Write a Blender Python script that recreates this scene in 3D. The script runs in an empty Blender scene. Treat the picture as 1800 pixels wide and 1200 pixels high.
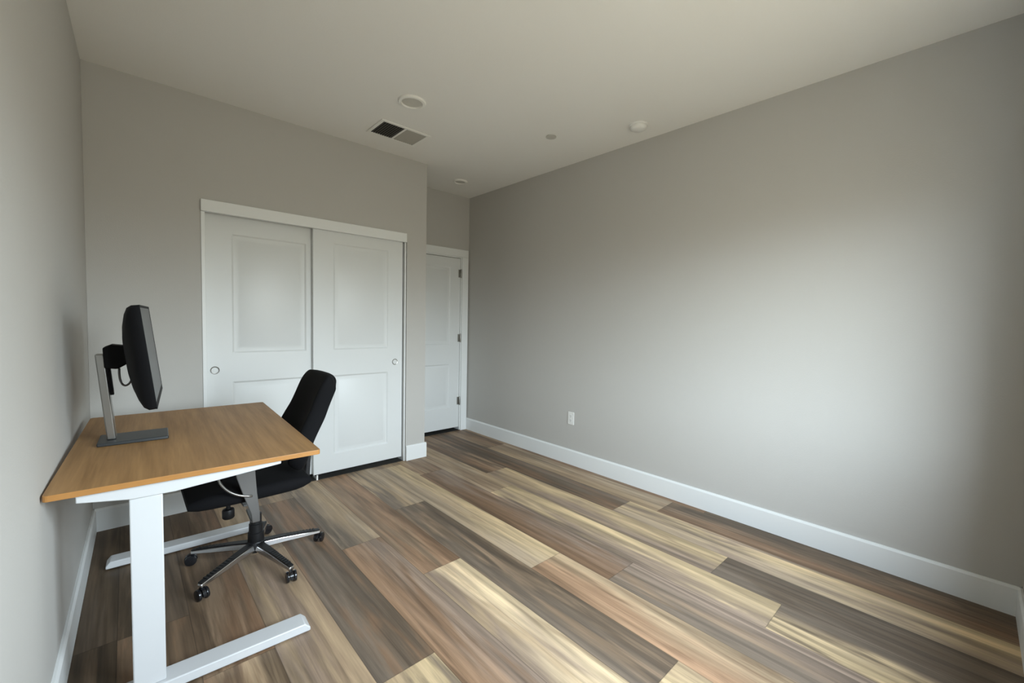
import bpy, bmesh, math, random
from mathutils import Vector, Matrix
PI = math.pi
S = bpy.context.scene
C = S.collection

# ------------------------------------------------------------------ camera
cam_d = bpy.data.cameras.new('camera'); cam = bpy.data.objects.new('camera', cam_d); C.objects.link(cam)
cam_d.sensor_width = 36; cam_d.lens = 742.24 / 1800 * 36; cam_d.shift_x = -12.49 / 1800; cam_d.clip_start = 0.01
r = Vector((0.732773, -0.680164, 0.0205098)); u = Vector((0.0175707, 0.0490429, 0.9986421)); f = Vector((0.6802463, 0.7314176, -0.0478883))
cam.matrix_world = Matrix(((r.x, u.x, -f.x, 0.1677), (r.y, u.y, -f.y, -3.5189), (r.z, u.z, -f.z, 1.3088), (0, 0, 0, 1)))
S.camera = cam
S.view_settings.view_transform = 'Standard'; S.view_settings.look = 'None'; S.view_settings.gamma = 1
S.view_settings.use_curve_mapping = False
S.view_settings.exposure = 0.0

# ------------------------------------------------------------------ room numbers
W, A, CW, H, N = 3.152, 0.596, 2.2316, 2.74, -3.7285      # right wall x, alcove depth, closet wall end, height, window wall y
def xl(y): return 0.0174 * y                                # left wall runs very slightly off square
WX0, WX1, WZ0, WZ1 = 0.75, 2.28, 0.82, 2.15                # window opening

# ------------------------------------------------------------------ sky
wd = bpy.data.worlds.new('sky'); S.world = wd; wd.use_nodes = True
nt = wd.node_tree; bg = nt.nodes['Background']
tc = nt.nodes.new('ShaderNodeTexCoord'); sx = nt.nodes.new('ShaderNodeSeparateXYZ')
mr = nt.nodes.new('ShaderNodeMapRange'); mr.inputs[1].default_value = -1; mr.inputs[2].default_value = 1
cr = nt.nodes.new('ShaderNodeValToRGB')
nt.links.new(tc.outputs['Generated'], sx.inputs[0]); nt.links.new(sx.outputs[2], mr.inputs[0])
nt.links.new(mr.outputs[0], cr.inputs[0]); nt.links.new(cr.outputs[0], bg.inputs[0])
e = cr.color_ramp.elements
e[0].position = 0.0; e[0].color = (0.15, 0.14, 0.105, 1)
e[1].position = 1.0; e[1].color = (0.72, 0.88, 1.06, 1)
for ps, c in ((0.47, (0.18, 0.175, 0.14, 1)), (0.505, (0.28, 0.29, 0.27, 1)), (0.575, (0.84, 0.97, 1.04, 1))):
    k = cr.color_ramp.elements.new(ps); k.color = c
SKY = 26.6
bg.inputs[1].default_value = SKY
# the window opening guides the daylight sampling
pl = bpy.data.lights.new('window_daylight', 'AREA'); pl.shape = 'RECTANGLE'; pl.size = WX1 - WX0; pl.size_y = WZ1 - WZ0
pl.cycles.is_portal = True
po = bpy.data.objects.new('window_daylight', pl); C.objects.link(po)
po.location = ((WX0 + WX1) / 2, N - 0.13, (WZ0 + WZ1) / 2); po.rotation_euler = (PI / 2, 0, 0)

# ------------------------------------------------------------------ materials
def srgb(*c): return tuple(((v / 255) / 12.92 if v <= 10 else (((v / 255) + 0.055) / 1.055) ** 2.4) for v in c) + (1,)
def mat(name, col, rough=0.5, metal=0.0, bump=0.0, scale=200, var=0.0, spec=0.5, coat=0.0):
    m = bpy.data.materials.new(name); m.use_nodes = True; n = m.node_tree; b = n.nodes['Principled BSDF']
    b.inputs['Base Color'].default_value = col; b.inputs['Roughness'].default_value = rough
    b.inputs['Metallic'].default_value = metal; b.inputs['Specular IOR Level'].default_value = spec
    b.inputs['Coat Weight'].default_value = coat
    t = n.nodes.new('ShaderNodeTexCoord')
    z = n.nodes.new('ShaderNodeTexNoise'); z.inputs['Scale'].default_value = scale; z.inputs['Detail'].default_value = 3
    n.links.new(t.outputs['Object'], z.inputs['Vector'])
    if bump:
        p = n.nodes.new('ShaderNodeBump'); p.inputs['Strength'].default_value = bump; p.inputs['Distance'].default_value = 0.002
        n.links.new(z.outputs['Fac'], p.inputs['Height']); n.links.new(p.outputs[0], b.inputs['Normal'])
    if var:
        x = n.nodes.new('ShaderNodeMix'); x.data_type = 'RGBA'
        x.inputs[6].default_value = tuple(v * (1 - var) for v in col[:3]) + (1,)
        x.inputs[7].default_value = tuple(min(1, v * (1 + var)) for v in col[:3]) + (1,)
        n.links.new(z.outputs['Fac'], x.inputs[0]); n.links.new(x.outputs[2], b.inputs['Base Color'])
    return m
M = {}
M['wall'] = mat('wall_paint', (0.515, 0.498, 0.468, 1), 0.75, bump=0.25, scale=160, spec=0.3)
M['ceiling'] = mat('ceiling_paint', (0.87, 0.855, 0.815, 1), 0.85, bump=0.2, scale=120, spec=0.2)
M['trim'] = mat('white_trim_paint', (0.80, 0.81, 0.80, 1), 0.38)
M['door'] = mat('white_door_paint', (0.71, 0.72, 0.71, 1), 0.42)
M['plastic_white'] = mat('white_plastic', (0.80, 0.79, 0.76, 1), 0.4)
M['slot'] = mat('dark_slot', (0.02, 0.02, 0.02, 1), 0.7)
M['desk_white'] = mat('white_powder_coat', (0.61, 0.615, 0.62, 1), 0.35)
M['nickel'] = mat('satin_nickel', (0.42, 0.41, 0.38, 1), 0.35, metal=1.0)
M['vent_shaded'] = mat('shaded_vent_slat', (0.07, 0.066, 0.058, 1), 0.6)  # same slats darkened, shade of the open half put into the colour
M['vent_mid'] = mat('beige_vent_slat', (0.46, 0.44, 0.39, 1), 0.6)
M['duct'] = mat('duct_interior', (0.015, 0.015, 0.013, 1), 0.9)
M['black_fabric'] = mat('black_mesh_fabric', (0.004, 0.004, 0.005, 1), 0.85, bump=0.5, scale=900, var=0.3, spec=0.2)
M['black_plastic'] = mat('black_plastic', (0.010, 0.010, 0.011, 1), 0.45, spec=0.4)
M['black_gloss'] = mat('black_gloss_plastic', (0.012, 0.012, 0.014, 1), 0.2)
M['grey_plastic'] = mat('grey_painted_metal', (0.15, 0.145, 0.14, 1), 0.4, metal=0.2)
M['chrome'] = mat('polished_aluminium', (0.62, 0.62, 0.63, 1), 0.18, metal=1.0)
M['silver'] = mat('brushed_silver', (0.33, 0.32, 0.30, 1), 0.30, metal=0.9)
M['stand_base'] = mat('dark_grey_metal', (0.055, 0.06, 0.063, 1), 0.4, metal=0.5)
M['monitor_black'] = mat('matte_black_shell', (0.004, 0.004, 0.005, 1), 0.6, spec=0.15)
M['screen'] = mat('matte_screen', (0.022, 0.024, 0.024, 1), 0.33, spec=0.6)
M['edge_band'] = mat('orange_oak_edge_band', (0.40, 0.185, 0.050, 1), 0.4, var=0.12, scale=30)
M['dark_gap'] = mat('gap_shade_and_slab', (0.02, 0.018, 0.015, 1), 0.9)  # near-black: shade in the door gaps as colour, also used for the slab

def mat_floor():
    m = bpy.data.materials.new('vinyl_plank_floor'); m.use_nodes = True; n = m.node_tree; L = n.links; b = n.nodes['Principled BSDF']
    N_ = n.nodes.new
    def attr(k): a = N_('ShaderNodeAttribute'); a.attribute_name = k; return a
    ta, tb, tcn, sd = attr('tone_a'), attr('tone_b'), attr('tone_c'), attr('seed')
    uv = N_('ShaderNodeUVMap'); uv.uv_map = 'plank'
    sp = N_('ShaderNodeSeparateXYZ'); L.new(uv.outputs[0], sp.inputs[0])
    # vector: across, along, seed
    def math_(op, a, bb=None, c=None):
        k = N_('ShaderNodeMath'); k.operation = op
        for i, v in enumerate((a, bb, c)):
            if v is None: continue
            if isinstance(v, (int, float)): k.inputs[i].default_value = v
            else: L.new(v, k.inputs[i])
        return k.outputs[0]
    def noise(su, sv, off, detail=4, dist=0.0, rough=0.55):
        cb = N_('ShaderNodeCombineXYZ')
        L.new(math_('MULTIPLY', sp.outputs[0], su), cb.inputs[0]); L.new(math_('MULTIPLY', sp.outputs[1], sv), cb.inputs[1])
        L.new(math_('MULTIPLY_ADD', sd.outputs['Fac'], 37.0, off), cb.inputs[2])
        z = N_('ShaderNodeTexNoise'); z.inputs['Scale'].default_value = 1; z.inputs['Detail'].default_value = detail
        z.inputs['Distortion'].default_value = dist; z.inputs['Roughness'].default_value = rough
        L.new(cb.outputs[0], z.inputs['Vector']); return z.outputs['Fac']
    n1 = noise(1.6, 1.1, 0.0, 3, 0.5)      # broad colour drift, u is 0..1 across the plank
    n2 = noise(3.2, 1.3, 5.0, 4, 0.7)      # cathedral streaks
    n3 = noise(34.0, 5.0, 9.0, 4, 0.2, 0.7)     # fine grain
    t = math_('ADD', sp.outputs[0], math_('MULTIPLY_ADD', n1, 2.0, -1.0))
    ramp = N_('ShaderNodeMapRange'); ramp.interpolation_type = 'SMOOTHSTEP'; ramp.inputs[1].default_value = 0.1; ramp.inputs[2].default_value = 0.9
    L.new(t, ramp.inputs[0])
    def mixc(fac, a, bb, mode='MIX'):
        x = N_('ShaderNodeMix'); x.data_type = 'RGBA'; x.blend_type = mode
        if isinstance(fac, (int, float)): x.inputs[0].default_value = fac
        else: L.new(fac, x.inputs[0])
        L.new(a, x.inputs[6])
        if isinstance(bb, tuple): x.inputs[7].default_value = bb
        else: L.new(bb, x.inputs[7])
        return x.outputs[2]
    c0 = mixc(ramp.outputs[0], ta.outputs['Color'], tb.outputs['Color'])
    r2 = N_('ShaderNodeMapRange'); r2.interpolation_type = 'SMOOTHSTEP'; r2.inputs[1].default_value = 0.44; r2.inputs[2].default_value = 0.66; r2.inputs[4].default_value = 0.9
    L.new(n2, r2.inputs[0])
    c1 = mixc(r2.outputs[0], c0, tcn.outputs['Color'])
    g = N_('ShaderNodeMapRange'); g.inputs[1].default_value = 0.3; g.inputs[2].default_value = 0.7; g.inputs[3].default_value = 0.88; g.inputs[4].default_value = 1.12
    L.new(n3, g.inputs[0])
    n4 = noise(4.5, 0.8, 21.0, 3, 0.9)      # long dark and light mineral streaks
    g4 = N_('ShaderNodeMapRange'); g4.inputs[1].default_value = 0.34; g4.inputs[2].default_value = 0.66; g4.inputs[3].default_value = 0.66; g4.inputs[4].default_value = 1.30
    L.new(n4, g4.inputs[0]); gm = math_('MULTIPLY', g.outputs[0], g4.outputs[0])
    gc = N_('ShaderNodeCombineColor'); [L.new(gm, gc.inputs[i]) for i in range(3)]
    c2 = mixc(1.0, c1, gc.outputs[0], 'MULTIPLY')
    # dark bevel lines between planks: u edges and v ends (uv z not needed, second map carries the distance to the ends)
    uv2 = N_('ShaderNodeUVMap'); uv2.uv_map = 'ends'; s2 = N_('ShaderNodeSeparateXYZ'); L.new(uv2.outputs[0], s2.inputs[0])
    du = math_('MULTIPLY', math_('MINIMUM', sp.outputs[0], math_('SUBTRACT', 1.0, sp.outputs[0])), 0.229)
    dv = math_('MINIMUM', s2.outputs[0], s2.outputs[1])
    d = math_('MINIMUM', du, dv)
    ln = N_('ShaderNodeMapRange'); ln.inputs[1].default_value = 0.0008; ln.inputs[2].default_value = 0.0026; ln.inputs[3].default_value = 0.6; ln.inputs[4].default_value = 1.0
    L.new(d, ln.inputs[0])
    lc = N_('ShaderNodeCombineColor'); [L.new(ln.outputs[0], lc.inputs[i]) for i in range(3)]
    c3 = mixc(1.0, c2, lc.outputs[0], 'MULTIPLY')
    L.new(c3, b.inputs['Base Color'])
    b.inputs['Roughness'].default_value = 0.5; b.inputs['Specular IOR Level'].default_value = 0.28
    bp = N_('ShaderNodeBump'); bp.inputs['Strength'].default_value = 0.12; bp.inputs['Distance'].default_value = 0.002
    L.new(n3, bp.inputs['Height']); L.new(bp.outputs[0], b.inputs['Normal'])
    return m
M['floor'] = mat_floor()

def mat_wood():
    m = bpy.data.materials.new('oak_laminate_top'); m.use_nodes = True; n = m.node_tree; L = n.links; b = n.nodes['Principled BSDF']
    t = n.nodes.new('ShaderNodeTexCoord'); mp = n.nodes.new('ShaderNodeMapping'); mp.inputs['Scale'].default_value = (26, 1.6, 4)
    L.new(t.outputs['Object'], mp.inputs[0])
    z = n.nodes.new('ShaderNodeTexNoise'); z.inputs['Scale'].default_value = 1; z.inputs['Detail'].default_value = 5; z.inputs['Distortion'].default_value = 0.3
    L.new(mp.outputs[0], z.inputs['Vector'])
    mp2 = n.nodes.new('ShaderNodeMapping'); mp2.inputs['Scale'].default_value = (140, 5, 10); L.new(t.outputs['Object'], mp2.inputs[0])
    z2 = n.nodes.new('ShaderNodeTexNoise'); z2.inputs['Scale'].default_value = 1; z2.inputs['Detail'].default_value = 3; L.new(mp2.outputs[0], z2.inputs['Vector'])
    ad = n.nodes.new('ShaderNodeMath'); ad.operation = 'MULTIPLY_ADD'; ad.inputs[1].default_value = 0.4; L.new(z2.outputs['Fac'], ad.inputs[0]); L.new(z.outputs['Fac'], ad.inputs[2])
    c = n.nodes.new('ShaderNodeValToRGB'); c.color_ramp.elements[0].position = 0.45; c.color_ramp.elements[0].color = (0.275, 0.145, 0.054, 1)
    c.color_ramp.elements[1].position = 0.95; c.color_ramp.elements[1].color = (0.46, 0.262, 0.108, 1)
    L.new(ad.outputs[0], c.inputs[0]); L.new(c.outputs[0], b.inputs['Base Color'])
    b.inputs['Roughness'].default_value = 0.5; b.inputs['Specular IOR Level'].default_value = 0.3
    return m
M['wood'] = mat_wood()

# ------------------------------------------------------------------ mesh helpers
def link(name, bm, m, parent=None, smooth=None, bevel=0, seg=2, mats=None):
    bmesh.ops.recalc_face_normals(bm, faces=bm.faces)
    me = bpy.data.meshes.new(name); bm.to_mesh(me); bm.free()
    for k in (mats or [m]): me.materials.append(M[k])
    o = bpy.data.objects.new(name, me); C.objects.link(o)
    if parent: o.parent = parent
    if smooth:
        for p in me.polygons: p.use_smooth = True
        if smooth != 'all': me.set_sharp_from_angle(angle=math.radians(smooth))
    if bevel:
        b = o.modifiers.new('bevel', 'BEVEL'); b.width = bevel; b.segments = seg; b.limit_method = 'ANGLE'; b.angle_limit = math.radians(35)
        for p in me.polygons: p.use_smooth = True
        me.set_sharp_from_angle(angle=math.radians(35))
        b.harden_normals = False
    return o
def box(bm, x0, x1, y0, y1, z0, z1, mi=0):
    v = [bm.verts.new((x, y, z)) for x in (x0, x1) for y in (y0, y1) for z in (z0, z1)]
    fs = [(0, 1, 3, 2), (4, 6, 7, 5), (0, 4, 5, 1), (2, 3, 7, 6), (0, 2, 6, 4), (1, 5, 7, 3)]
    for q in fs:
        k = bm.faces.new([v[i] for i in q]); k.material_index = mi
    return v
def prism(bm, prof, axis, a, b):
    """prof: 2D outline swept from a to b along axis"""
    def P(p, t): return {'x': (t, p[0], p[1]), 'y': (p[0], t, p[1]), 'z': (p[0], p[1], t)}[axis]
    va = [bm.verts.new(P(p, a)) for p in prof]; vb = [bm.verts.new(P(p, b)) for p in prof]
    bm.faces.new(va); bm.faces.new(list(reversed(vb)))
    for i in range(len(prof)):
        j = (i + 1) % len(prof); bm.faces.new((va[i], vb[i], vb[j], va[j]))
def lathe(bm, prof, seg=32, center=(0, 0, 0), axis=(0, 0, 1)):
    """prof: list of (radius, height) revolved about axis through center"""
    q = Vector((0, 0, 1)).rotation_difference(Vector(axis).normalized()); c = Vector(center); rings = []
    for (R_, h) in prof:
        if R_ < 1e-6: rings.append([bm.verts.new(c + q @ Vector((0, 0, h)))]); continue
        rings.append([bm.verts.new(c + q @ Vector((R_ * math.cos(2 * PI * i / seg), R_ * math.sin(2 * PI * i / seg), h))) for i in range(seg)])
    for a, b in zip(rings[:-1], rings[1:]):
        for i in range(seg):
            j = (i + 1) % seg
            va = [a[0]] if len(a) == 1 else [a[i], a[j]]; vb = [b[0]] if len(b) == 1 else [b[j], b[i]]
            if len(va) + len(vb) >= 3: bm.faces.new(va + vb)
    if len(rings[0]) > 1: bm.faces.new(rings[0])
    if len(rings[-1]) > 1: bm.faces.new(list(reversed(rings[-1])))
def tube(bm, pts, rad, seg=10):
    pts = [Vector(p) for p in pts]; rings = []; up = Vector((0, 0, 1))
    for i, p in enumerate(pts):
        t = (pts[min(i + 1, len(pts) - 1)] - pts[max(i - 1, 0)]).normalized()
        if abs(t.dot(up)) > 0.95: a = t.cross(Vector((0, 1, 0))).normalized()
        else: a = t.cross(up).normalized()
        b = t.cross(a).normalized(); R_ = rad[i] if isinstance(rad, (list, tuple)) else rad
        rings.append([bm.verts.new(p + (a * math.cos(2 * PI * k / seg) + b * math.sin(2 * PI * k / seg)) * R_) for k in range(seg)])
    for a, b in zip(rings[:-1], rings[1:]):
        for k in range(seg):
            j = (k + 1) % seg; bm.faces.new((a[k], a[j], b[j], b[k]))
    bm.faces.new(rings[0]); bm.faces.new(list(reversed(rings[-1])))
def bez(p0, p1, p2, p3, n=14):
    p0, p1, p2, p3 = map(Vector, (p0, p1, p2, p3)); return [p0 * (1 - t) ** 3 + p1 * 3 * t * (1 - t) ** 2 + p2 * 3 * t * t * (1 - t) + p3 * t ** 3 for t in [i / n for i in range(n + 1)]]
def loft(bm, secs):
    rings = [[bm.verts.new(p) for p in s] for s in secs]
    for a, b in zip(rings[:-1], rings[1:]):
        n = len(a)
        for i in range(n): j = (i + 1) % n; bm.faces.new((a[i], a[j], b[j], b[i]))
    bm.faces.new(rings[0]); bm.faces.new(list(reversed(rings[-1])))
def rrect(w, h, rad, n=6):
    out = []
    for cx, cy, a0 in ((w / 2 - rad, h / 2 - rad, 0), (-w / 2 + rad, h / 2 - rad, PI / 2), (-w / 2 + rad, -h / 2 + rad, PI), (w / 2 - rad, -h / 2 + rad, 3 * PI / 2)):
        for i in range(n + 1): a = a0 + PI / 2 * i / n; out.append((cx + rad * math.cos(a), cy + rad * math.sin(a)))
    return out
def struct(name, bm, m, **k):
    o = link(name, bm, m, **k); o['kind'] = 'structure'; return o
def thing(name, label, cat, loc=(0, 0, 0), rz=0, group=None):
    o = bpy.data.objects.new(name, None); C.objects.link(o); o.empty_display_size = 0.1
    o.location = loc; o.rotation_euler = (0, 0, rz); o['label'] = label; o['category'] = cat
    if group: o['group'] = group
    return o

# ------------------------------------------------------------------ floor: staggered planks
T = {'tan': (0.37, 0.285, 0.180), 'yel': (0.54, 0.43, 0.255), 'brt': (0.70, 0.57, 0.36), 'mid': (0.265, 0.195, 0.128), 'brn': (0.195, 0.125, 0.075), 'drk': (0.120, 0.092, 0.064),
     'gry': (0.165, 0.135, 0.102), 'mau': (0.255, 0.20, 0.152), 'org': (0.33, 0.215, 0.130), 'lgt': (0.35, 0.285, 0.20)}
T = {k: (v[0] * 1.10, v[1] * 1.02, v[2] * 0.99) for k, v in T.items()}
T['drk_shade'] = (0.075, 0.052, 0.032); T['brn_shade'] = (0.15, 0.10, 0.062)  # dark plank tones deepened with the desk's shadow painted in
rows = {  # row index from the right wall: joints (far to near) and tones of each plank: low-x side, high-x side, streak
    -1: ([-0.4, -2.3], ['mid tan mid', 'brn drk mid', 'drk brn mid']),
    0: ([-0.17, -2.07], ['mid brn drk', 'tan lgt mid', 'brn drk mid']),
    1: ([-1.855], ['drk gry brn', 'lgt yel mau', 'mid tan brn']),
    2: ([-0.732, -2.635], ['brn mid drk', 'mau yel tan', 'gry gry drk']),
    3: ([-1.066, -2.965], ['mid tan lgt', 'mau yel yel', 'yel gry drk']),
    4: ([-0.41, -2.31], ['tan mid brn', 'brn mau brn', 'gry mau mid']),
    5: ([-0.07, -1.98], ['mid tan gry', 'lgt yel tan', 'org tan brn']),
    6: ([-0.88, -2.798], ['gry lgt tan', 'gry drk mid', 'yel yel tan']),
    7: ([0.25, -1.655], ['gry mid tan', 'mid brn org', 'mau brt tan']),
    8: ([-1.155, -3.06], ['gry tan lgt', 'org mau brn', 'tan mid org']),
    9: ([-0.23, -2.135], ['mid tan gry', 'gry drk brn', 'tan yel gry']),
    10: ([-0.9, -2.8], ['tan lgt mid', 'mau mid tan', 'tan lgt mid']),
    11: ([0.1, -1.7], ['brn drk mid', 'brn_shade brn mid', 'brn brn_shade tan']),  # from here to the left wall: dark planks plus painted desk shade
    12: ([-1.25, -3.1], ['drk_shade drk brn_shade', 'brn_shade brn_shade brn', 'brn_shade drk brn']),
    13: ([-1.245, -2.9], ['brn_shade drk_shade drk', 'drk_shade drk_shade brn_shade', 'drk brn_shade drk']),
    14: ([-1.0, -2.6], ['drk_shade brn_shade drk', 'brn_shade drk_shade drk', 'drk brn_shade drk'])}
random.seed(4)
bm = bmesh.new(); uvl = bm.loops.layers.uv.new('plank'); uve = bm.loops.layers.uv.new('ends')
la = bm.loops.layers.float_color.new('tone_a'); lb = bm.loops.layers.float_color.new('tone_b'); lc_ = bm.loops.layers.float_color.new('tone_c'); ls = bm.loops.layers.float_color.new('seed')
PW = 0.229
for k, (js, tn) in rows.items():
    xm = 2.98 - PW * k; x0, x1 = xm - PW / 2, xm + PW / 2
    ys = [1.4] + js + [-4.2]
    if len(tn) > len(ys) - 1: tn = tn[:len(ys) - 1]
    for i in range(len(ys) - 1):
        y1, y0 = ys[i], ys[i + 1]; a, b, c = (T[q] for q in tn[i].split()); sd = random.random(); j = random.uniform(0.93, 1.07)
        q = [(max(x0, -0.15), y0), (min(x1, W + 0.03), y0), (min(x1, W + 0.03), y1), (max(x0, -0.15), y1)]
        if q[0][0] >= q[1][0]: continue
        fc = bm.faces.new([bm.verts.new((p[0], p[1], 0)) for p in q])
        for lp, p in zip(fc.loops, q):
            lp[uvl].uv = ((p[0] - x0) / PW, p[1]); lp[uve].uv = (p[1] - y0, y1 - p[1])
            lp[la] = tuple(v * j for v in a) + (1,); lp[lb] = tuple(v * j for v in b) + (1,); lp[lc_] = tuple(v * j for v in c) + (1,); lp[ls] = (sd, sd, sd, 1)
me = bpy.data.meshes.new('floor'); bm.to_mesh(me); bm.free(); me.materials.append(M['floor'])
fl = bpy.data.objects.new('floor', me); C.objects.link(fl); fl['kind'] = 'structure'
bm = bmesh.new(); box(bm, -0.15, W + 0.15, N - 0.15, 1.4, -0.12, -0.002); struct('floor_slab', bm, 'dark_gap')

# ------------------------------------------------------------------ shell
bm = bmesh.new(); box(bm, -0.2, W + 0.15, N - 0.15, 1.5, H, H + 0.12); struct('ceiling', bm, 'ceiling')
bm = bmesh.new(); prism(bm, [(0.02, 1.2), (xl(N - 0.14), N - 0.14), (-0.3, N - 0.14), (-0.3, 1.2)], 'z', 0, H); struct('wall_left', bm, 'wall')
bm = bmesh.new(); box(bm, W, W + 0.12, N - 0.14, 1.4, 0, H); struct('wall_right', bm, 'wall')
# closet wall with its opening
OX0, OX1, OZ = 0.545, 2.034, 2.035
bm = bmesh.new()
box(bm, 0, OX0, 0, 0.115, 0, H); box(bm, OX0, OX1, 0, 0.115, OZ, H); box(bm, OX1, CW, 0, A, 0, H)
box(bm, 0.0, OX1, 0.72, 0.80, 0, H)
struct('wall_back', bm, 'wall')
# alcove wall with the doorway
DX0, DX1, DZ = 2.275, 3.062, 2.045
bm = bmesh.new()
box(bm, CW - 0.1, DX0, A, A + 0.115, 0, H); box(bm, DX0, DX1, A, A + 0.115, DZ, H); box(bm, DX1, W, A, A + 0.115, 0, H)
box(bm, CW - 0.1, W, 1.2, 1.3, 0, H); box(bm, CW - 0.1, CW, A + 0.115, 1.2, 0, H)
struct('wall_alcove', bm, 'wall')
bm = bmesh.new()
y0, y1 = N - 0.14, N
box(bm, -0.1, WX0, y0, y1, 0, H); box(bm, WX1, W, y0, y1, 0, H); box(bm, WX0, WX1, y0, y1, 0, WZ0); box(bm, WX0, WX1, y0, y1, WZ1, H)
struct('wall_front', bm, 'wall')
# window: frame, centre mullion, sill
bm = bmesh.new(); t = 0.045
for (a, b, c, d) in ((WX0, WX0 + t, WZ0, WZ1), (WX1 - t, WX1, WZ0, WZ1), (WX0 + t, WX1 - t, WZ0, WZ0 + t), (WX0 + t, WX1 - t, WZ1 - t, WZ1)):
    box(bm, a, b, N - 0.12, N - 0.07, c, d)
xm = (WX0 + WX1) / 2; box(bm, xm - 0.025, xm + 0.025, N - 0.12, N - 0.07, WZ0 + t, WZ1 - t)
wn = struct('window_1', bm, 'trim', bevel=0.003)
bm = bmesh.new(); box(bm, WX0 - 0.03, WX1 + 0.03, N - 0.07, N + 0.03, WZ0 - 0.022, WZ0 - 0.001); link('window_sill', bm, 'trim', parent=wn, bevel=0.004)

# baseboards: 14 cm with an eased top
BH, BT = 0.138, 0.015
def bprof(s): return [(0, 0), (s * BT, 0), (s * BT, BH - 0.012), (s * BT * 0.55, BH), (0, BH)]
def bboard(name, p0, p1, nrm):
    """board along the wall foot from p0 to p1, nrm points into the room"""
    bm = bmesh.new(); p0, p1, nn = Vector(p0), Vector(p1), Vector(nrm)
    prof = [(0, 0), (BT, 0), (BT, BH - 0.012), (BT * 0.55, BH), (0, BH)]
    loft(bm, [[(p + nn * a).to_3d() + Vector((0, 0, b)) for a, b in prof] for p in (p0, p1)])
    return struct(name, bm, 'trim')
bboard('baseboard_left', (xl(N), N), (0, 0), (1, 0))
bboard('baseboard_right', (W, N), (W, A), (-1, 0))
bboard('baseboard_back_left', (0, 0), (OX0 - 0.006, 0), (0, -1))
bboard('baseboard_back_right', (OX1 + 0.003, 0), (CW + BT, 0), (0, -1))
bboard('baseboard_side', (CW, 0), (CW, A), (1, 0))
bboard('baseboard_front', (xl(N), N), (W, N), (0, 1))

# closet: header board, jamb, tracks
bm = bmesh.new(); box(bm, 0.538, 2.026, -0.018, 0.016, 1.995, 2.074); struct('trim_1', bm, 'trim', bevel=0.003)
bm = bmesh.new(); box(bm, 0.538, 0.560, -0.006, 0.11, 0, 1.994); struct('trim_2', bm, 'trim', bevel=0.002)
bm = bmesh.new(); box(bm, 2.014, 2.026, -0.004, 0.11, 0, 1.994); struct('trim_9', bm, 'trim', bevel=0.002)
bm = bmesh.new(); box(bm, OX0 + 0.016, OX1, 0.02, 0.105, 2.022, 2.034); struct('trim_3', bm, 'nickel')

def panel_slab(name, x0, x1, y0, y1, z0, z1, panels, mk='door'):
    """door slab whose front (-y) face carries recessed, raised-field panels"""
    bm = bmesh.new()
    xs = sorted({x0, x1, *[p[0] for p in panels], *[p[1] for p in panels]}); zs = sorted({z0, z1, *[p[2] for p in panels], *[p[3] for p in panels]})
    V = {(x, z): bm.verts.new((x, y0, z)) for x in xs for z in zs}; pf = []
    for i in range(len(xs) - 1):
        for j in range(len(zs) - 1):
            fc = bm.faces.new([V[(xs[i], zs[j])], V[(xs[i + 1], zs[j])], V[(xs[i + 1], zs[j + 1])], V[(xs[i], zs[j + 1])]])
            if any(abs(xs[i] - p[0]) < 1e-6 and abs(zs[j] - p[2]) < 1e-6 for p in panels): pf.append(fc)
    bnd = [e for e in bm.edges if e.is_boundary]
    ex = bmesh.ops.extrude_edge_only(bm, edges=bnd)['geom']
    for v in ex:
        if isinstance(v, bmesh.types.BMVert): v.co.y = y1
    be = [e for e in bm.edges if e.is_boundary]; bmesh.ops.contextual_create(bm, geom=be)
    bmesh.ops.recalc_face_normals(bm, faces=bm.faces)
    for fc in pf:
        for th, dp in ((0.012, -0.009), (0.022, 0.0), (0.014, 0.006)):
            bmesh.ops.inset_region(bm, faces=[fc], thickness=th, depth=dp, use_even_offset=True)
    o = struct(name, bm, mk, bevel=0.0015, seg=1); return o
d1 = panel_slab('door_1', 1.243, 2.004, 0.020, 0.054, 0.042, 2.018, [(1.399, 1.869, 1.045, 1.905), (1.399, 1.869, 0.188, 0.836)])
d2 = panel_slab('door_2', 0.562, 1.300, 0.062, 0.096, 0.042, 2.018, [(0.716, 1.206, 1.040, 1.880), (0.716, 1.206, 0.190, 0.836)])
d3 = panel_slab('door_3', DX0 + 0.019, DX1 - 0.019, A + 0.012, A + 0.047, 0.040, 2.025, [(2.42, 2.908, 1.025, 1.915), (2.42, 2.908, 0.282, 0.795)])
def cup_pull(x, y, z, parent, mk):
    bm = bmesh.new(); lathe(bm, [(0.0, -0.010), (0.019, -0.010), (0.021, 0.002), (0.0245, 0.003), (0.027, 0.001), (0.027, -0.001)][::1], 28, (x, y, z), (0, -1, 0))
    o = link('door_pull', bm, mk, parent=parent, smooth=40); o['label'] = 'round recessed nickel finger pull'; return o
cup_pull(1.935, 0.0195, 0.921, d1, 'nickel'); cup_pull(0.612, 0.0615, 0.924, d2, 'silver')
# floor guide under the meeting of the sliding doors
bm = bmesh.new(); box(bm, 1.262, 1.274, 0.010, 0.11, 0.0, 0.012); box(bm, 1.262, 1.274, 0.010, 0.017, 0.012, 0.04); struct('trim_4', bm, 'plastic_white')
# near-black sheets that paint the shade under the closet and entry doors
bm = bmesh.new(); box(bm, OX0, OX1, 0.012, 0.72, 0.0005, 0.004); struct('closet_gap_shade', bm, 'dark_gap')
bm = bmesh.new(); box(bm, DX0, DX1, A - 0.002, 1.2, 0.0005, 0.006); struct('entry_gap_shade', bm, 'dark_gap')
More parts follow.
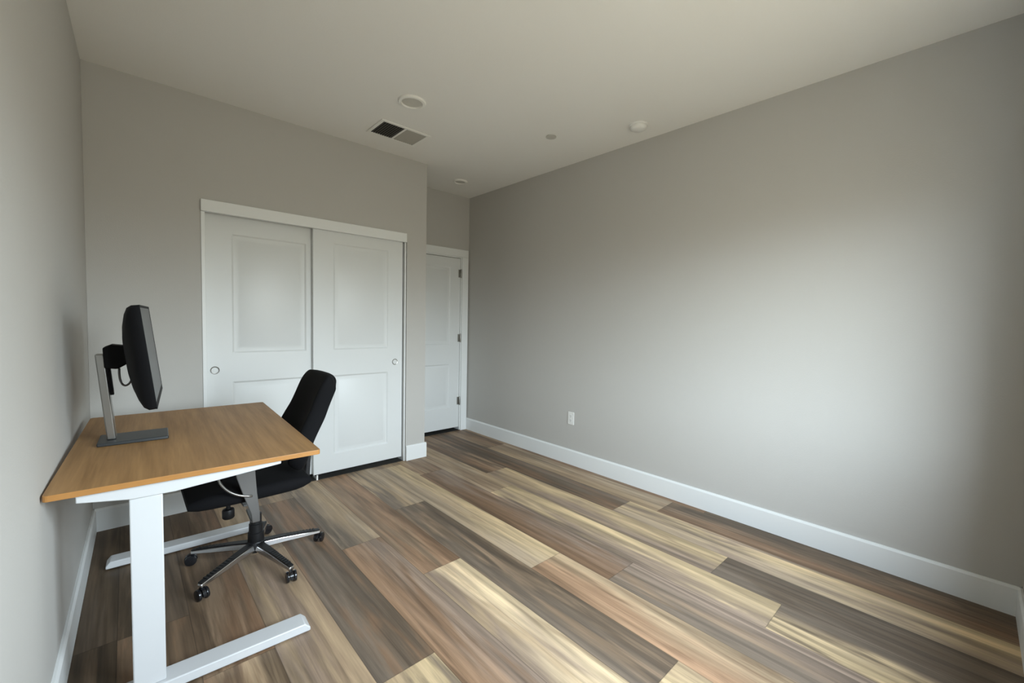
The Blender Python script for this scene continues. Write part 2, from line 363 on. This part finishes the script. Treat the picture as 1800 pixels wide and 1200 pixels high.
# entry door: jamb and casing
bm = bmesh.new()
box(bm, DX1 - 0.017, DX1, A, A + 0.115, 0, DZ - 0.001); box(bm, DX0, DX0 + 0.017, A, A + 0.115, 0, DZ - 0.001); box(bm, DX0 + 0.017, DX1 - 0.017, A, A + 0.115, 2.029, DZ - 0.001)
struct('trim_7', bm, 'trim')
bm = bmesh.new()
box(bm, DX1 - 0.008, DX1 + 0.075, A - 0.018, A - 0.0005, 0, 2.04); box(bm, CW + 0.016, DX0 + 0.008, A - 0.018, A - 0.0005, 0, 2.04)
box(bm, CW + 0.001, DX1 + 0.075, A - 0.018, A - 0.0005, 2.04, 2.125)
struct('trim_8', bm, 'trim', bevel=0.003)
for z in (1.850, 1.098, 0.354):
    bm = bmesh.new(); lathe(bm, [(0.0, -0.052), (0.0045, -0.050), (0.0065, -0.046), (0.0065, 0.046), (0.0045, 0.050), (0.0, 0.052)], 12, (DX1 - 0.018, A - 0.004, z))
    box(bm, DX1 - 0.046, DX1 - 0.019, A + 0.006, A + 0.0118, z - 0.045, z + 0.045)
    link('hinge', bm, 'nickel', parent=d3, smooth=40)

# ------------------------------------------------------------------ outlet
t = thing('wall_outlet', 'white duplex outlet low on the right wall above the baseboard', 'outlet', (W, -1.035, 0.427), 0)
bm = bmesh.new(); prism(bm, rrect(0.072, 0.117, 0.006), 'x', -0.0055, -0.0003); link('cover_plate', bm, 'plastic_white', parent=t, bevel=0.002)
for dz in (0.020, -0.020):
    bm = bmesh.new(); prism(bm, rrect(0.034, 0.029, 0.009), 'x', -0.0075, -0.0055)
    for k in bm.verts: k.co.z += dz
    rc = link('receptacle', bm, 'plastic_white', parent=t)
    bm = bmesh.new()
    for yy in (-0.0065, 0.0065): box(bm, -0.0079, -0.0074, yy - 0.001, yy + 0.001, dz - 0.001, dz + 0.008)
    lathe(bm, [(0.0025, 0), (0.0025, 0.0005)], 10, (-0.0074, 0, dz - 0.007), (-1, 0, 0)); link('slot', bm, 'slot', parent=rc)
bm = bmesh.new(); lathe(bm, [(0.003, 0), (0.003, 0.001), (0.0, 0.0016)], 12, (-0.0055, 0, 0), (-1, 0, 0)); link('screw', bm, 'plastic_white', parent=t, smooth=40)

# ------------------------------------------------------------------ ceiling fittings
t = thing('air_vent', 'rectangular two-way ceiling air register, one half darkened as shade, near the closet wall', 'vent', (1.735, -0.42, H))
vw, vd = 0.350, 0.235
bm = bmesh.new(); o_ = 0.024
for a in ((-vw / 2 - o_, vw / 2 + o_, -vd / 2 - o_, -vd / 2), (-vw / 2 - o_, vw / 2 + o_, vd / 2, vd / 2 + o_), (-vw / 2 - o_, -vw / 2, -vd / 2, vd / 2), (vw / 2, vw / 2 + o_, -vd / 2, vd / 2), (-0.008, 0.008, -vd / 2, vd / 2)):
    box(bm, a[0], a[1], a[2], a[3], -0.008, -0.0005)
link('frame', bm, 'ceiling', parent=t, bevel=0.002)
bm = bmesh.new(); box(bm, -vw / 2, vw / 2, -vd / 2, vd / 2, -0.0012, -0.0006); link('duct_opening', bm, 'duct', parent=t)  # flat near-black plate, the duct's inner shade is painted
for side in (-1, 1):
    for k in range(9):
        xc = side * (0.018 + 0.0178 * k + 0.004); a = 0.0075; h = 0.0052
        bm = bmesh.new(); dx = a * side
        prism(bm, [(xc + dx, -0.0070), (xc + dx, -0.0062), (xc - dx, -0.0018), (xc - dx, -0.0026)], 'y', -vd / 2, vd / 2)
        link('slat', bm, 'vent_shaded' if side < 0 else 'vent_mid', parent=t)
def disc_light(x, y, rad, label, grp=None):
    t = thing('ceiling_light', label, 'ceiling light', (x, y, H), 0, grp)
    bm = bmesh.new(); R_ = rad
    lathe(bm, [(R_, -0.0004), (R_, -0.004), (R_ - 0.006, -0.012), (R_ - 0.020, -0.014), (R_ - 0.026, -0.006), (R_ - 0.026, -0.0004)], 48); link('trim_ring', bm, 'ceiling', parent=t, smooth=40)
    bm = bmesh.new(); lathe(bm, [(0.0, -0.006), (R_ - 0.0262, -0.006), (R_ - 0.0262, -0.0006), (0.0, -0.0006)], 48); link('lens', bm, 'lens', parent=t, smooth=40)
M['lens'] = mat('frosted_lens_off', (0.58, 0.56, 0.51, 1), 0.4)
disc_light(1.572, -0.925, 0.090, 'round recessed ceiling light, switched off, beside the air register')
disc_light(2.72, 0.17, 0.075, 'round recessed ceiling light in the door alcove')
t = thing('smoke_detector', 'white domed smoke detector on the ceiling close to the right wall', 'smoke detector', (2.90, -1.80, H))
bm = bmesh.new(); lathe(bm, [(0.066, -0.0004), (0.066, -0.010), (0.060, -0.013), (0.060, -0.0004)], 40); link('base_ring', bm, 'plastic_white', parent=t, smooth=40)
bm = bmesh.new(); lathe(bm, [(0.059, -0.0006), (0.059, -0.018), (0.054, -0.030), (0.040, -0.038), (0.0, -0.041)], 40); link('dome', bm, 'plastic_white', parent=t, smooth=50)
t = thing('sprinkler_cover', 'small round fire sprinkler cover plate on the ceiling', 'sprinkler', (2.60, -1.22, H))
bm = bmesh.new(); lathe(bm, [(0.040, -0.003), (0.040, -0.006), (0.0, -0.009)], 32); link('cap', bm, 'lens', parent=t, smooth=40)
bm = bmesh.new(); lathe(bm, [(0.030, -0.0004), (0.030, -0.003), (0.0, -0.003)], 32); link('neck', bm, 'duct', parent=t, smooth=40)

# ------------------------------------------------------------------ desk
DH = 0.765; TH = 0.019; DW, DL = 0.770, 1.240; drz = -math.radians(2.2)
desk = thing('standing_desk', 'white-framed desk with oak laminate top against the left wall', 'desk', (0.383, -1.078, 0), drz)
bm = bmesh.new(); prism(bm, rrect(DW, DL, 0.012, 4), 'z', DH - TH, DH)
for fc in bm.faces: fc.material_index = 0 if abs(fc.normal.z) > 0.5 else 1
bm.normal_update()
for fc in bm.faces: fc.material_index = 0 if abs(fc.normal.z) > 0.5 else 1
top = link('tabletop', bm, 'wood', parent=desk, mats=['wood', 'edge_band'])
bv = top.modifiers.new('bevel', 'BEVEL'); bv.width = 0.0015; bv.segments = 2; bv.limit_method = 'ANGLE'; bv.material = 1
# side arms: long tapered brackets under each end
def arm(yc):
    bm = bmesh.new(); u_ = DH - TH - 0.0005
    prism(bm, [(-0.318, u_), (0.245, u_), (0.245, u_ - 0.016), (-0.08, u_ - 0.046), (-0.19, u_ - 0.046), (-0.318, u_ - 0.026)], 'y', yc - 0.034, yc + 0.034)
    return link('bracket', bm, 'desk_white', parent=desk, bevel=0.003)
LY = (-0.567, 0.523); LX = -0.155
for yc in LY: arm(yc)
for xo in (-0.195, -0.115):
    bm = bmesh.new(); box(bm, xo - 0.014, xo + 0.014, LY[0] + 0.035, LY[1] - 0.035, DH - TH - 0.040, DH - TH - 0.002); link('rail', bm, 'desk_white', parent=desk, bevel=0.002)
for yc in LY:
    bm = bmesh.new(); box(bm, LX - 0.0425, LX + 0.0425, yc - 0.028, yc + 0.028, 0.042, DH - TH - 0.047); lg = link('leg', bm, 'desk_white', parent=desk, bevel=0.004, seg=3)
    bm = bmesh.new()
    prism(bm, [(-0.335, 0.006), (-0.335, 0.020), (-0.318, 0.041), (0.328, 0.041), (0.348, 0.020), (0.348, 0.006)], 'y', yc - 0.042, yc + 0.042)
    ft = link('foot', bm, 'desk_white', parent=desk, bevel=0.004, seg=3)
    for xx in (-0.30, 0.305):
        bm = bmesh.new(); lathe(bm, [(0.020, 0.0), (0.020, 0.008)], 20, (xx, yc, 0)); link('glide', bm, 'black_plastic', parent=ft)

# ------------------------------------------------------------------ monitor
mx, my = 0.150, -1.055
mon = thing('computer_monitor', 'large black monitor seen edge-on, on a silver stand on the desk', 'monitor', (mx, my, DH), -math.radians(2.2))
# base plate in the thing's own axes (x: towards the user)
bm = bmesh.new(); prism(bm, rrect(0.225, 0.175, 0.006), 'z', 0.0005, 0.014); b_ = link('stand_base', bm, 'stand_base', parent=mon, bevel=0.003)
for k in b_.data.vertices: k.co.x += 0.035; k.co.y += 0.0
# column: slab leaning slightly back
bm = bmesh.new(); cw = 0.034
loft(bm, [[(x, y, z) for (x, y) in ((xc - 0.014, -cw), (xc + 0.014, -cw), (xc + 0.014, cw), (xc - 0.014, cw))] for xc, z in ((-0.036, 0.0145), (-0.066, 0.372))])
link('stand_column', bm, 'silver', parent=mon, bevel=0.004, seg=3)
bm = bmesh.new(); loft(bm, [[(x, y, z) for (x, y) in ((xc - 0.004, -0.018), (xc + 0.006, -0.018), (xc + 0.006, 0.018), (xc - 0.004, 0.018))] for xc, z in ((-0.0325, 0.20), (-0.048, 0.385))])
link('slide_rail', bm, 'monitor_black', parent=mon)
# neck: black block with the tilt hinge
bm = bmesh.new(); prism(bm, [(-0.052, 0.315), (-0.056, 0.400), (-0.030, 0.412), (0.018, 0.405), (0.018, 0.330), (-0.012, 0.310)], 'y', -0.045, 0.045)
link('tilt_arm', bm, 'monitor_black', parent=mon, bevel=0.006, seg=3)
bm = bmesh.new(); tube(bm, bez((-0.008, -0.02, 0.312), (-0.012, -0.03, 0.22), (0.022, -0.03, 0.22), (0.034, -0.02, 0.275)), 0.004, 8); link('cable', bm, 'grey_plastic', parent=mon, smooth='all')
# screen assembly: local frame u across, v up; tilted back and turned slightly
head = Matrix.Translation((0.081, 0.0, 0.372)) @ Matrix.Rotation(-math.radians(2.0), 4, 'Z') @ Matrix.Rotation(-math.radians(6.5), 4, 'Y')
SWd, SHt = 0.600, 0.408
def place(o):
    o.data.transform(head); return o
bm = bmesh.new()    # body: thin rim, swelling to the back
secs = []
for (xx, sw, sh, rr) in ((0.016, SWd, SHt, 0.010), (-0.006, SWd, SHt, 0.010), (-0.022, SWd - 0.02, SHt - 0.016, 0.03), (-0.036, SWd - 0.07, SHt - 0.06, 0.06), (-0.050, SWd - 0.16, SHt - 0.14, 0.07), (-0.060, SWd - 0.30, SHt - 0.23, 0.05)):
    secs.append([(xx, a, b) for a, b in rrect(sw, sh, rr, 6)])
loft(bm, secs); place(link('back_housing', bm, 'monitor_black', parent=mon, smooth=35))
bm = bmesh.new()
a, b, c = SWd / 2, SHt / 2, 0.010
for q in ((-a, a, b - c, b), (-a, a, -b, -b + 0.022), (-a, -a + c, -b + 0.022, b - c), (a - c, a, -b + 0.022, b - c)): box(bm, 0.0162, 0.0185, *q)
place(link('bezel', bm, 'monitor_black', parent=mon))
bm = bmesh.new(); box(bm, 0.0162, 0.0172, -a + c, a - c, -b + 0.022, b - c); place(link('screen', bm, 'screen', parent=mon))

# ------------------------------------------------------------------ office chair
HX, HY = 0.652, -0.974
ch = thing('office_chair', 'black swivel office chair with silver five-star base pushed under the desk', 'chair', (HX, HY, 0), 0)
def part(n, bm, m, **k): return link(n, bm, m, parent=k.pop('parent', ch), **k)
# base
bm = bmesh.new(); lathe(bm, [(0.030, 0.062), (0.040, 0.066), (0.042, 0.108), (0.034, 0.120), (0.0, 0.120)], 32); part('hub', bm, 'black_plastic', smooth=40)
bm = bmesh.new(); lathe(bm, [(0.036, 0.118), (0.038, 0.122), (0.037, 0.165), (0.032, 0.168), (0.032, 0.210), (0.027, 0.213), (0.027, 0.262), (0.020, 0.265)], 28); part('gas_lift_cover', bm, 'black_plastic', smooth=35)
bm = bmesh.new(); lathe(bm, [(0.0145, 0.262), (0.0145, 0.385)], 24); part('gas_lift', bm, 'chrome', smooth=35)
BR = 0.312
for k in range(5):
    a = math.radians(-1 + 72 * k); d = Vector((math.cos(a), math.sin(a), 0)); s = Vector((-math.sin(a), math.cos(a), 0))
    def sec(t_, w, z0, z1, i=1.0): c_ = d * t_; return [c_ + s * (-w) + Vector((0, 0, z0)), c_ + s * w + Vector((0, 0, z0)), c_ + s * w * i + Vector((0, 0, z1)), c_ - s * w * i + Vector((0, 0, z1))]
    bm = bmesh.new(); loft(bm, [sec(0.026, 0.024, 0.074, 0.108, .8), sec(0.12, 0.021, 0.070, 0.100, .75), sec(0.22, 0.018, 0.062, 0.087, .75), sec(BR + 0.008, 0.015, 0.056, 0.073, .7)])
    lg = part('base_leg', bm, 'chrome', bevel=0.005, seg=3)
    bm = bmesh.new(); loft(bm, [sec(0.030, 0.017, 0.108, 0.1145), sec(0.12, 0.0155, 0.100, 0.1065), sec(0.22, 0.013, 0.087, 0.0935), sec(BR + 0.004, 0.0105, 0.0735, 0.079)])
    for q in range(9):
        t_ = 0.15 + q * 0.017; z = 0.0985 - (t_ - 0.12) * 0.125
        c_ = d * t_; loft(bm, [[c_ + s * (0.012 * e1) + d * (0.004 * e2) + Vector((0, 0, z + dz)) for e1, e2 in ((-1, -1), (1, -1), (1, 1), (-1, 1))] for dz in (0.0, 0.009)])
    part('foot_rest_strip', bm, 'black_plastic', parent=lg)
    # caster
    ca = a + [0.9, -0.7, 0.5, 1.3, -0.4][k]; cd = Vector((math.cos(ca), math.sin(ca), 0)); cs = Vector((-math.sin(ca), math.cos(ca), 0)); cc = d * BR + cd * 0.010
    bm = bmesh.new(); lathe(bm, [(0.007, 0.050), (0.007, 0.062)], 12, d * BR)
    # hood between the wheels
    prof = [(math.cos(q) * 0.0285, math.sin(q) * 0.0285) for q in [math.radians(x) for x in range(-10, 181, 19)]]
    loft(bm, [[cc + cs * w + cd * p[0] * k2 + Vector((0, 0, 0.027 + p[1] * k2)) for p in prof] for w, k2 in ((-0.007, 1.0), (0.007, 1.0))])
    cst = part('caster', bm, 'black_gloss', smooth=40)
    for sg in (-1, 1):
        bm = bmesh.new(); lathe(bm, [(0.0, 0.009), (0.018, 0.009), (0.026, 0.011), (0.0268, 0.016), (0.025, 0.022), (0.012, 0.025), (0.0, 0.025)], 24, cc + Vector((0, 0, 0.0269)), cs * sg)
        part('wheel', bm, 'black_gloss', parent=cst, smooth=40)
# mechanism under the seat
bm = bmesh.new(); prism(bm, [(-0.10, 0.405), (-0.10, 0.385), (-0.03, 0.365), (0.05, 0.365), (0.14, 0.385), (0.14, 0.405)], 'y', -0.075, 0.075); part('tilt_mechanism', bm, 'black_plastic', bevel=0.004)
bm = bmesh.new(); lathe(bm, [(0.010, 0.380), (0.010, 0.335), (0.024, 0.333), (0.027, 0.327), (0.027, 0.292), (0.022, 0.286), (0.0, 0.285)], 20, (-0.125, -0.030, 0)); part('tension_knob', bm, 'black_plastic', smooth=40)
# seat: lofted cushion, waterfall front (front = -x)
def smooth_grid(fn, nu, nv, name, m, thick, parent=ch, sub=1):
    bm = bmesh.new(); g = [[bm.verts.new(fn(i / nu, j / nv)) for j in range(nv + 1)] for i in range(nu + 1)]
    for i in range(nu):
        for j in range(nv): bm.faces.new((g[i][j], g[i + 1][j], g[i + 1][j + 1], g[i][j + 1]))
    o = link(name, bm, m, parent=parent, smooth='all')
    sol = o.modifiers.new('solid', 'SOLIDIFY'); sol.thickness = thick; sol.offset = 0
    sb = o.modifiers.new('sub', 'SUBSURF'); sb.levels = sub; sb.render_levels = sub + 1
    return o
bm = bmesh.new(); secs = []
NS = 14
for i in range(NS + 1):
    t_ = i / NS; x = -0.300 + t_ * 0.515                       # front to rear
    hw = 0.238 * (1 - 0.16 * abs(2 * t_ - 1) ** 4)
    zc = 0.452 - 0.010 * max(0, 0.25 - t_) * 4 * (0.25 - t_) * 4 - 0.004 * max(0, t_ - 0.75) * 4
    th = 0.034 * math.sqrt(max(0.12, 1 - (2 * t_ - 1) ** 8)) if 0 < t_ < 1 else 0.016
    secs.append([(x, a_, zc + b_) for a_, b_ in rrect(2 * hw, 2 * th, min(th * 0.9, 0.030), 5)])
loft(bm, secs); part('seat', bm, 'black_fabric', smooth=60)
# backrest
def back(uu, vv):
    s_ = 2 * uu - 1; v_ = vv
    rnd = max(0, (v_ - 0.80) / 0.20); rb = max(0, (0.15 - v_) / 0.15)
    hw = (0.205 + 0.018 * math.sin(PI * min(1, v_ * 1.5)) - 0.012 * v_) * (1 - 0.16 * rnd ** 3) * (1 - 0.20 * rb ** 2)
    z = 0.515 + 0.482 * v_ - 0.040 * (abs(s_) ** 4) * rnd ** 2
    x = 0.200 + 0.148 * v_ - 0.014 * math.sin(PI * min(1, v_ * 1.8))
    x -= 0.070 * (1 - v_) ** 0.7 * s_ * s_
    return (x, s_ * hw, z)
smooth_grid(back, 14, 16, 'backrest', 'black_fabric', 0.084)
bm = bmesh.new(); loft(bm, [[(x - 0.016, -0.035, z), (x - 0.016, 0.035, z), (x + 0.008, 0.035, z - dz), (x + 0.008, -0.035, z - dz)] for x, z, dz in ((0.10, 0.400, 0.02), (0.17, 0.400, 0.02), (0.250, 0.420, 0.02), (0.256, 0.50, 0.0), (0.266, 0.60, 0.0), (0.290, 0.70, 0.0))])
part('back_support', bm, 'black_plastic', bevel=0.004)
# arms
for sg in (-1, 1):
    pts = [((-0.030, 0.030), 0.300), ((-0.040, 0.190), 0.300), ((-0.046, 0.250), 0.322), ((-0.052, 0.268), 0.375), ((-0.072, 0.268), 0.470), ((-0.088, 0.268), 0.560), ((-0.098, 0.268), 0.650)]
    ws = (0.020, 0.018, 0.016, 0.018, 0.028, 0.038, 0.044)
    ns = [(0, 0, 1), (0, -0.2, 0.98), (0, -0.75, 0.66)] + [(0, -1, 0)] * 4
    bm = bmesh.new(); secs = []
    for ((x, y), z), w, nn in zip(pts, ws, ns):
        nn = Vector((nn[0], nn[1] * sg, nn[2])); p = Vector((x, y * sg, z)); X = Vector((1, 0, 0))
        secs.append([p - X * w, p + X * w, p + X * w + nn * 0.010, p - X * w + nn * 0.010])
    loft(bm, secs); ar = part('armrest', bm, 'grey_plastic', bevel=0.003)
    bm = bmesh.new(); prism(bm, rrect(0.245, 0.075, 0.03), 'z', 0.648, 0.676)
    for k in bm.verts: k.co.x -= 0.105; k.co.y += sg * 0.265
    part('arm_pad', bm, 'black_plastic', parent=ar, bevel=0.008, seg=3)
    bm = bmesh.new(); tube(bm, bez((-0.065, sg * 0.272, 0.462), (-0.150, sg * 0.272, 0.475), (-0.215, sg * 0.272, 0.545), (-0.200, sg * 0.268, 0.648)), 0.0055, 8)
    part('brace_rod', bm, 'silver', parent=ar, smooth='all')
